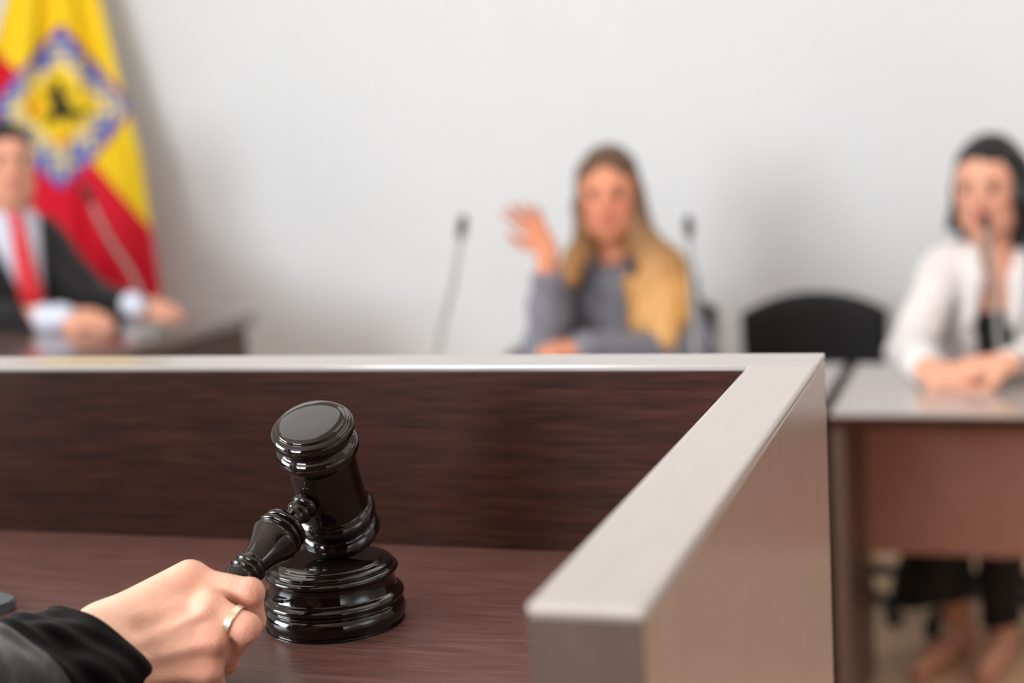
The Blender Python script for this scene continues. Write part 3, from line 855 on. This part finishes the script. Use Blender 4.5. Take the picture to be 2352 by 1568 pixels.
# hair
pieces = [('e', L2(0, .030, .050), np.array((.078, .098, .082)), Rh2, .01),
          ('c', [L2(-.056, .02, .07), L2(-.074, .03, -.01), Q(2206, 490, .02), Q(2186, 520, .03)], [.022, .020, .028, .014], .010),
          ('c', [L2(.060, 0, .06), L2(.078, 0, -.02), Q(2352, 530, -.02), Q(2385, 610, -.04), Q(2395, 700, -.06)], [.034, .036, .042, .045, .03], .02),
          ('c', [L2(.02, .06, 0), Q(2290, 530, .09), Q(2300, 640, .12)], [.085, .09, .08], .03)]
hairmesh(pieces, [(L2(-.012, -.108, -.006), (.058, .078, .116), Rh2, .008, True)], lambda V: blobs(V, '#17171a', []), root2, base2, wav=(.002, 60), lo=lo, hi=hi)

# ================================================================== MAN IN BLACK SUIT
root3, base3, R = person(40, 4.30, 'person in a black suit, pale shirt and red tie seated at the left desk')
Q = px_to(R, base3)
lo = base3 + np.array([-.5, -.75, .14]); hi = base3 + np.array([.75, .35, 1.55])
hc3 = Q(14, 378, -.02)
Rh3 = R @ rot(math.radians(8), 0, 0)
fd = Field(lo, hi, .006)
L3 = head(fd, hc3, Rh3, 1.0, True, False)
shl, shr = Q(-95, 560, .03), Q(85, 560, .03)
elb_l = Q(-110, 740, -.12); wr_l = Q(140, 728, -.36)
elb_r = Q(215, 690, -.10); wr_r = Q(312, 702, -.26)
def torso3(f, infl=0.):
    f.cone(Q(-70, 555, .03), Q(75, 555, .03), .06 + infl, .06 + infl, .04)
    f.ell(Q(15, 620, .02), (.18 + infl, .11 + infl, .16), R, .04)
    f.ell(Q(30, 730, .02), (.17 + infl, .11 + infl, .16), R, .04)
    f.cone(Q(30, 800, .02), Q(30, 900, .02), .14 + infl, .15 + infl, .04)
torso3(fd); fd.cone(Q(15, 450, 0), Q(10, 540, .02), .056, .066, .03)
fd.chain([shl, elb_l, wr_l], [.05, .042, .03], .02); fd.chain([shr, elb_r, wr_r], [.05, .042, .03], .02)
arm_hand(fd, wr_l, Q(260, 735, -.40) - wr_l, R @ np.array([0, -.6, 1]), 1, 1.02, .75)
arm_hand(fd, wr_r, Q(430, 730, -.30) - wr_r, R @ np.array([0, -.5, 1]), -1, 1.0, .45)
for sx in (-1, 1):
    fd.chain([base3 + R @ np.array([sx*.1, .02, .68]), base3 + R @ np.array([sx*.12, -.38, .66]), base3 + R @ np.array([sx*.12, -.36, .22])], [.085, .062, .045], .03)
place(fd.build('body', MT['skin_far'], root3, lambda V: blobs(V, '#dd9f84', face_tints(L3, 1, '#b86a62', '#2a2020', '#d48b78'))), base3)
eyes(L3, 1, root3, base3)
sf = Field(lo, hi, .006); torso3(sf, .005); sf.cone(Q(15, 492, .0), Q(12, 540, .02), .066, .075, .03)
sf.fn(lambda X: -(X[..., 2] - Q(15, 484, 0)[2]), k=.006); sf.fn(lambda X: X[..., 2] - .80, k=.004)
for w, e in ((wr_l, elb_l), (wr_r, elb_r)):
    dd = (e - w) / np.linalg.norm(e - w); sf.cone(w - dd * .004, w + dd * .05, .035, .037, .004)
place(sf.build('shirt', MT['shirt'], root3), base3)
uf = Field(lo, hi, .006); torso3(uf, .016)
uf.chain([shl, elb_l], [.070, .060], .02); uf.cone(elb_l, wr_l + (elb_l - wr_l) / np.linalg.norm(elb_l - wr_l) * .030, .056, .040, .01)
uf.chain([shr, elb_r], [.070, .056], .02); uf.cone(elb_r, wr_r + (elb_r - wr_r) / np.linalg.norm(elb_r - wr_r) * .034, .052, .038, .01)
def opening3(X):
    q = (X - Q(22, 490, 0)) @ R; z = -q[..., 2]
    hw = np.clip(.075 - .20 * z, -.02, .09)
    return np.maximum(np.abs(q[..., 0] - .17 * z) - hw, q[..., 1] - .0)
uf.fn(opening3, k=.006); uf.fn(lambda X: -(X[..., 2] - Q(15, 496, 0)[2]), k=.01); uf.fn(lambda X: X[..., 2] - .80, k=.004)
place(uf.build('suit_jacket', MT['suit'], root3), base3)
trf = Field(lo, hi, .006)
for sx in (-1, 1):
    trf.chain([base3 + R @ np.array([sx*.1, .02, .68]), base3 + R @ np.array([sx*.12, -.38, .66]), base3 + R @ np.array([sx*.12, -.36, .22])], [.10, .075, .060], .03)
place(trf.build('trousers', MT['suit'], root3), base3)
# tie
tv = []; tf_ = []
ctr = [(33, 488, -.088, 15), (36, 500, -.100, 19), (40, 510, -.112, 14), (50, 570, -.140, 20), (62, 630, -.148, 26), (75, 690, -.150, 30), (82, 712, -.150, 4)]
for sgn in (0, 1):
    for (u, v, y, w) in ctr:
        for t in (-1, -.4, .4, 1):
            tv.append(Q(u + t * w, v, y + .010 * (abs(t) > .9) - .004 * (sgn == 0) + (.006 if sgn else 0)))
n = len(ctr) * 4
for i in range(len(ctr) - 1):
    for j in range(3):
        a = i * 4 + j; tf_.append((a, a+1, a+5, a+4)); tf_.append((n+a, n+a+4, n+a+5, n+a+1))
    a = i * 4; tf_.append((a, a+4, n+a+4, n+a)); a += 3; tf_.append((a, n+a, n+a+4, a+4))
tf_.append((0, 1, n+1, n)); tf_.append((1, 2, n+2, n+1)); tf_.append((2, 3, n+3, n+2))
place(meshobj('tie', tv, tf_, MT['tie'], root3), base3)
lo3, hi3 = lo, hi
hairmesh([('e', L3(0, .028, .046), (.080, .094, .074), Rh3, .01)], [(L3(0, -.105, -.045), (.07, .085, .105), Rh3, .01, True), (L3(0, 0, -.10), (.1, .09, .09), Rh3, .01, True)],
         lambda V: blobs(V, '#1d1815', []), root3, base3, wav=(.0015, 60), lo=lo, hi=hi)

# ================================================================== CHAIRS (placed)
c1 = P(1472, 760, 4.02); chair((c1[0], c1[1], 0), math.atan2(-c1[0], c1[1]) * .8, 'black office chair behind the person in grey')
c2 = P(1866, 760, 4.10); chair((c2[0], c2[1], 0), math.radians(6), 'empty black chair with an arched back between the two women', .820, 36)
c3 = P(2290, 760, 3.93); chair((c3[0], c3[1], 0), 0, 'black chair under the person in the white blazer', .80, 232)
c4 = P(25, 760, 4.52); cc = chair((c4[0], c4[1], .14), math.radians(36), 'black chair under the suited man at the left desk', .86)

# ================================================================== MICROPHONES
def mic(head_px, foot_px, d_head, d_foot, zt, label, bend=.0, hr=.010):
    hd = P(*head_px, d_head); ft = P(*foot_px, d_foot)
    if zt is not None: ft = on_z(foot_px[0], foot_px[1], zt) if foot_px[1] > 790 and zt < .8 and d_foot is None else np.array([ft[0], ft[1], zt])
    r = tag(empty('gooseneck_microphone', ft), label, 'microphone', 'desk microphones')
    L_ = hd - ft
    side = np.cross(L_, [0, 0, 1]); 
    mid1 = ft + np.array([0, 0, np.linalg.norm(L_) * .35]) * .3 + L_ * .3; mid2 = ft + L_ * .7 + np.array([0, 0, bend])
    pts = [p - ft for p in spline([ft + [0, 0, .02], mid1, mid2, hd], 8)]
    tube('gooseneck', pts, .006, MT['stem'], r)
    dv = (hd - mid2); dv /= np.linalg.norm(dv)
    lathe('microphone_head', smooth_profile([(-.012, .004), (-.010, .008), (0, hr), (.02, hr * 1.05), (.034, hr * .8), (.040, 0)], 4), hd - ft - dv * .01, dv, MT['black_plastic'], r, 24)
    bx = box('base', (-.03, -.035, 0), (.03, .035, .016), MT['stem'], r, .005, 3)
    return r
mic((1061, 524), (985, 838), 3.35, 3.33, .74, 'thin microphone on a gooseneck left of the person in grey')
mic((1582, 524), (1600, 838), 3.38, 3.33, .74, 'thin microphone on a gooseneck beside the blonde hair of the person in grey')
mic((2266, 512), (2300, 893), 3.50, 3.28, .74, 'microphone held up before the mouth of the person in white')
mic((202, 448), (350, 728), 3.72, 3.84, .88, 'microphone leaning in front of the red flag on the left desk')

# ================================================================== FOLDER near the grey-jacket person
fo = box('binder', (-.05, -.11, 0), (.05, .11, .034), MT['black_plastic'], None, .004)
p = on_z(1222, 838, .74); fo.location = (p[0], p[1] - .05, .74); fo.rotation_euler = (0, 0, .2)
tag(fo, 'black binder lying on the table left of the grey sleeve', 'binder')

# ================================================================== FLAG
def fx(v, tab):
    xs = [a for a, b in tab]; ys = [b for a, b in tab]; return float(np.interp(v, xs, ys))
left_t = [(-420, 95), (-200, 62), (0, 14), (80, -8), (250, -70), (450, -110), (760, -140)]
right_t = [(-420, 150), (-200, 185), (0, 228), (200, 278), (350, 322), (550, 352), (660, 368), (760, 374)]
DF = 5.06
pole_p = P(120, 300, DF + .13)
flag = tag(empty('flag', (pole_p[0], pole_p[1], .14)), 'yellow and red flag with a blue bordered eagle shield hanging on a pole', 'flag')
U0 = P(0, 0, DF)
nu, nv = 300, 560
uu = np.linspace(0, 1, nu); vv = np.linspace(-420, 760, nv)
V = np.zeros((nv, nu, 3)); C = np.zeros((nv, nu, 3))
Y_, R_, B_, K_, CR = [np.array(srgb(c)[:3]) for c in ('#f6d21c', '#d4082a', '#2f5cc4', '#1c2016', '#d9c88c')]
def inpoly(x, y, poly):
    ins = np.zeros(x.shape, bool); n = len(poly)
    for i in range(n):
        x1, y1 = poly[i]; x2, y2 = poly[(i + 1) % n]
        cnd = ((y1 > y) != (y2 > y)); ins ^= cnd & (x < (x2 - x1) * (y - y1) / ((y2 - y1) if y2 != y1 else 1e-9) + x1)
    return ins
UU = np.zeros((nv, nu)); VV = np.zeros((nv, nu))
for j, v in enumerate(vv):
    l, r_ = fx(v, left_t), fx(v, right_t); u = l + (r_ - l) * uu
    UU[j] = u; VV[j] = v
    amp = .020 * (1 + .3 * math.sin(v / 90))
    dep = DF + amp * np.sin(uu * 2 * PI * 2.6 + v / 260) + .012 * np.sin(uu * 2 * PI * 5.2 - v / 170 + 1) + .03 * uu * uu
    for i in range(nu): V[j, i] = P(u[i], v, dep[i])
# printed design, in the cloth's own plane
x, y = UU, VV
sd = (y - 385) * 1.0 - (x - 225) * 1.16       # right diagonal between yellow and red
red = (sd > 0)
redl = (y > 125 + (x - 0) * .93) & (x < 75)
C[:] = Y_; C[(red & (x > 60)) | redl | ((y > 395) & (x < 225))] = R_
C[(y > 440) & (sd > 0)] = R_
dx, dy = (x - 140) / 158, (y - 246) / 184
nrm = np.abs(dx) ** 1.03 + np.abs(dy) ** 1.03
low = (dy > 0); nrm = np.where(low, (np.abs(dx) ** 1.13 + np.abs(dy) ** 1.16), nrm)
ix, iy = (x - 138) / 100, (y - 243) / 104
inn = np.abs(ix) + np.abs(iy)
frame_m = nrm < 1
C[(nrm < 1.05)] = np.array(srgb('#c02458')[:3])
pat = np.sin((x + y) / 9.5) * np.sin((x - y) / 9.5) + .55 * np.sin((x * .9 + y * .5) / 5.3) * np.sin((y * .9 - x * .5) / 6.1)
ccs = [(105, 140), (28, 205), (226, 165), (243, 298), (186, 357), (95, 372), (150, 85), (-10, 250), (140, 415), (175, 110)]
bl = np.zeros_like(x)
for cx, cy in ccs: bl = np.maximum(bl, np.exp(-(((x - cx) / 24) ** 2 + ((y - cy) / 24) ** 2)))
isb = (pat > .45 - 1.3 * bl) | (nrm > .93)
C[frame_m] = CR; C[frame_m & isb] = B_
C[inn < 1.06] = np.array(srgb('#e8d7a0')[:3]); C[inn < .97] = Y_
for cx, cy, rr_, cc_ in ((78, 250, 17, '#e08a2c'), (165, 213, 15, '#b5962a'), (143, 322, 20, '#e8a02c'), (110, 215, 9, '#e8b030'), (190, 300, 8, '#e0a030')):
    mk = ((x - cx) / rr_) ** 2 + ((y - cy) / rr_) ** 2 + .5 * np.sin(x * .8) * np.sin(y * .7) < .8; C[mk] = srgb(cc_)[:3]
eagle = [(135, 176), (142, 190), (143, 205), (150, 222), (160, 240), (176, 252), (195, 250), (213, 257), (198, 264), (180, 272), (158, 272), (146, 268), (136, 280), (118, 278), (98, 297), (104, 276), (116, 262), (120, 246), (114, 232), (118, 216), (116, 204), (126, 200), (126, 188)]
C[inpoly(x, y, eagle)] = K_
for (x1, y1, x2, y2) in ((118, 215, 100, 205), (118, 228, 103, 222), (158, 270, 165, 290), (175, 270, 186, 287), (112, 262, 96, 268), (126, 196, 117, 182)):
    t = np.clip(((x - x1) * (x2 - x1) + (y - y1) * (y2 - y1)) / ((x2-x1)**2 + (y2-y1)**2), 0, 1)
    C[np.hypot(x - x1 - t * (x2-x1), y - y1 - t * (y2-y1)) < 3.2] = K_
org = np.array([pole_p[0], pole_p[1], .14])
Vf = V.reshape(-1, 3) - org; Cf = C.reshape(-1, 3)
idx = np.arange(nv * nu).reshape(nv, nu)
Qs = np.stack([idx[:-1, :-1], idx[1:, :-1], idx[1:, 1:], idx[:-1, 1:]], -1).reshape(-1, 4)
me = bpy.data.meshes.new('cloth'); me.from_pydata(Vf.tolist(), [], Qs.tolist()); me.update()
me.polygons.foreach_set('use_smooth', [True] * len(me.polygons))
at = me.color_attributes.new('col', 'FLOAT_COLOR', 'POINT'); c4 = np.ones((len(Vf), 4), np.float32); c4[:, :3] = Cf
at.data.foreach_set('color', c4.ravel()); me.materials.append(MT['flag'])
fo_ = bpy.data.objects.new('cloth', me); link(fo_, flag)
sm = fo_.modifiers.new('thickness', 'SOLIDIFY'); sm.thickness = .0015
topz = P(122, -450, DF)[2]
tube('pole', [(0, 0, .02), (0, 0, 1.0), (0, 0, topz - .14)], .012, MT['gold'], flag)
lathe('finial', smooth_profile([(0, .012), (.01, .02), (.03, .026), (.05, .02), (.09, .004), (.1, 0)], 4), (0, 0, topz - .14), (0, 0, 1), MT['gold'], flag, 24)
lathe('base', smooth_profile([(0, 0), (0, .15), (.012, .15), (.03, .06), (.05, .018), (.055, 0)], 4), (0, 0, 0), (0, 0, 1), MT['gold'], flag, 40)

# ================================================================== LIGHTS
def area(name, loc, rot_, sx, sy, power, col=(1, 1, 1), spread=180):
    l = bpy.data.lights.new(name, 'AREA'); l.shape = 'RECTANGLE'; l.size = sx; l.size_y = sy; l.energy = power; l.color = col; l.spread = math.radians(spread)
    o = bpy.data.objects.new(name, l); link(o); o.location = loc
    d = Vector(rot_); o.rotation_euler = d.to_track_quat('-Z', 'Y').to_euler(); return o
area('window_daylight', (xm, Y0 - .14, (WZ0+WZ1)/2), (.14, 1, -.12), 2.0, 1.5, 245, (.92, .965, 1))
area('window_daylight_left', (X0 - .14, ym, (LZ0+LZ1)/2), (1, .15, -.25), 2.0, 1.4, 85, (.92, .965, 1), 95)
k_ = 0
panelm = bpy.data.materials.new('fill_panel_glow'); panelm.use_nodes = True
b = panelm.node_tree.nodes['Principled BSDF']; b.inputs['Base Color'].default_value = (.9, .9, .9, 1)
b.inputs['Emission Color'].default_value = (.96, .985, 1, 1); b.inputs['Emission Strength'].default_value = 2.0
for (x_, y_) in ((-1.35, 1.4), (.6, 1.4), (2.5, 1.4), (-.3, 2.8), (2.5, 3.0), (-2.0, 2.8)):  # glowing panels added out of view for soft fill and ledge reflections
    r = empty('added_fill_panel', (x_, y_, ZC)); tag(r, 'square white fill panel added on the unseen ceiling', 'ceiling light', 'added fill panels')
    box('frame', (-.62, -.62, -.02), (.62, .62, -.0005), MT['ceil'], r, .003)
    box('fill_glow', (-.6, -.6, -.026), (.6, .6, -.0205), panelm, r, 0)
w = bpy.data.worlds.new('World'); S.world = w; w.use_nodes = True
w.node_tree.nodes['Background'].inputs[0].default_value = (.95, .98, 1, 1); w.node_tree.nodes['Background'].inputs[1].default_value = 1.0

# ================================================================== CAMERA
cd = bpy.data.cameras.new('camera'); cam = bpy.data.objects.new('camera', cd); link(cam)
cd.sensor_fit = 'HORIZONTAL'; cd.sensor_width = 36; cd.lens = F / 2352 * 36; cd.clip_start = .01
R4 = Matrix([list(M[0]) + [0], list(M[1]) + [0], list(M[2]) + [0], [0, 0, 0, 1]])
cam.matrix_world = Matrix.Translation(Vector(EYE)) @ R4
cd.dof.use_dof = True; cd.dof.focus_distance = 1.01; cd.dof.aperture_fstop = 3.4
S.camera = cam
S.view_settings.view_transform = 'Standard'; S.view_settings.look = 'None'; S.view_settings.gamma = 1; S.view_settings.use_curve_mapping = False
S.view_settings.exposure = 0.0
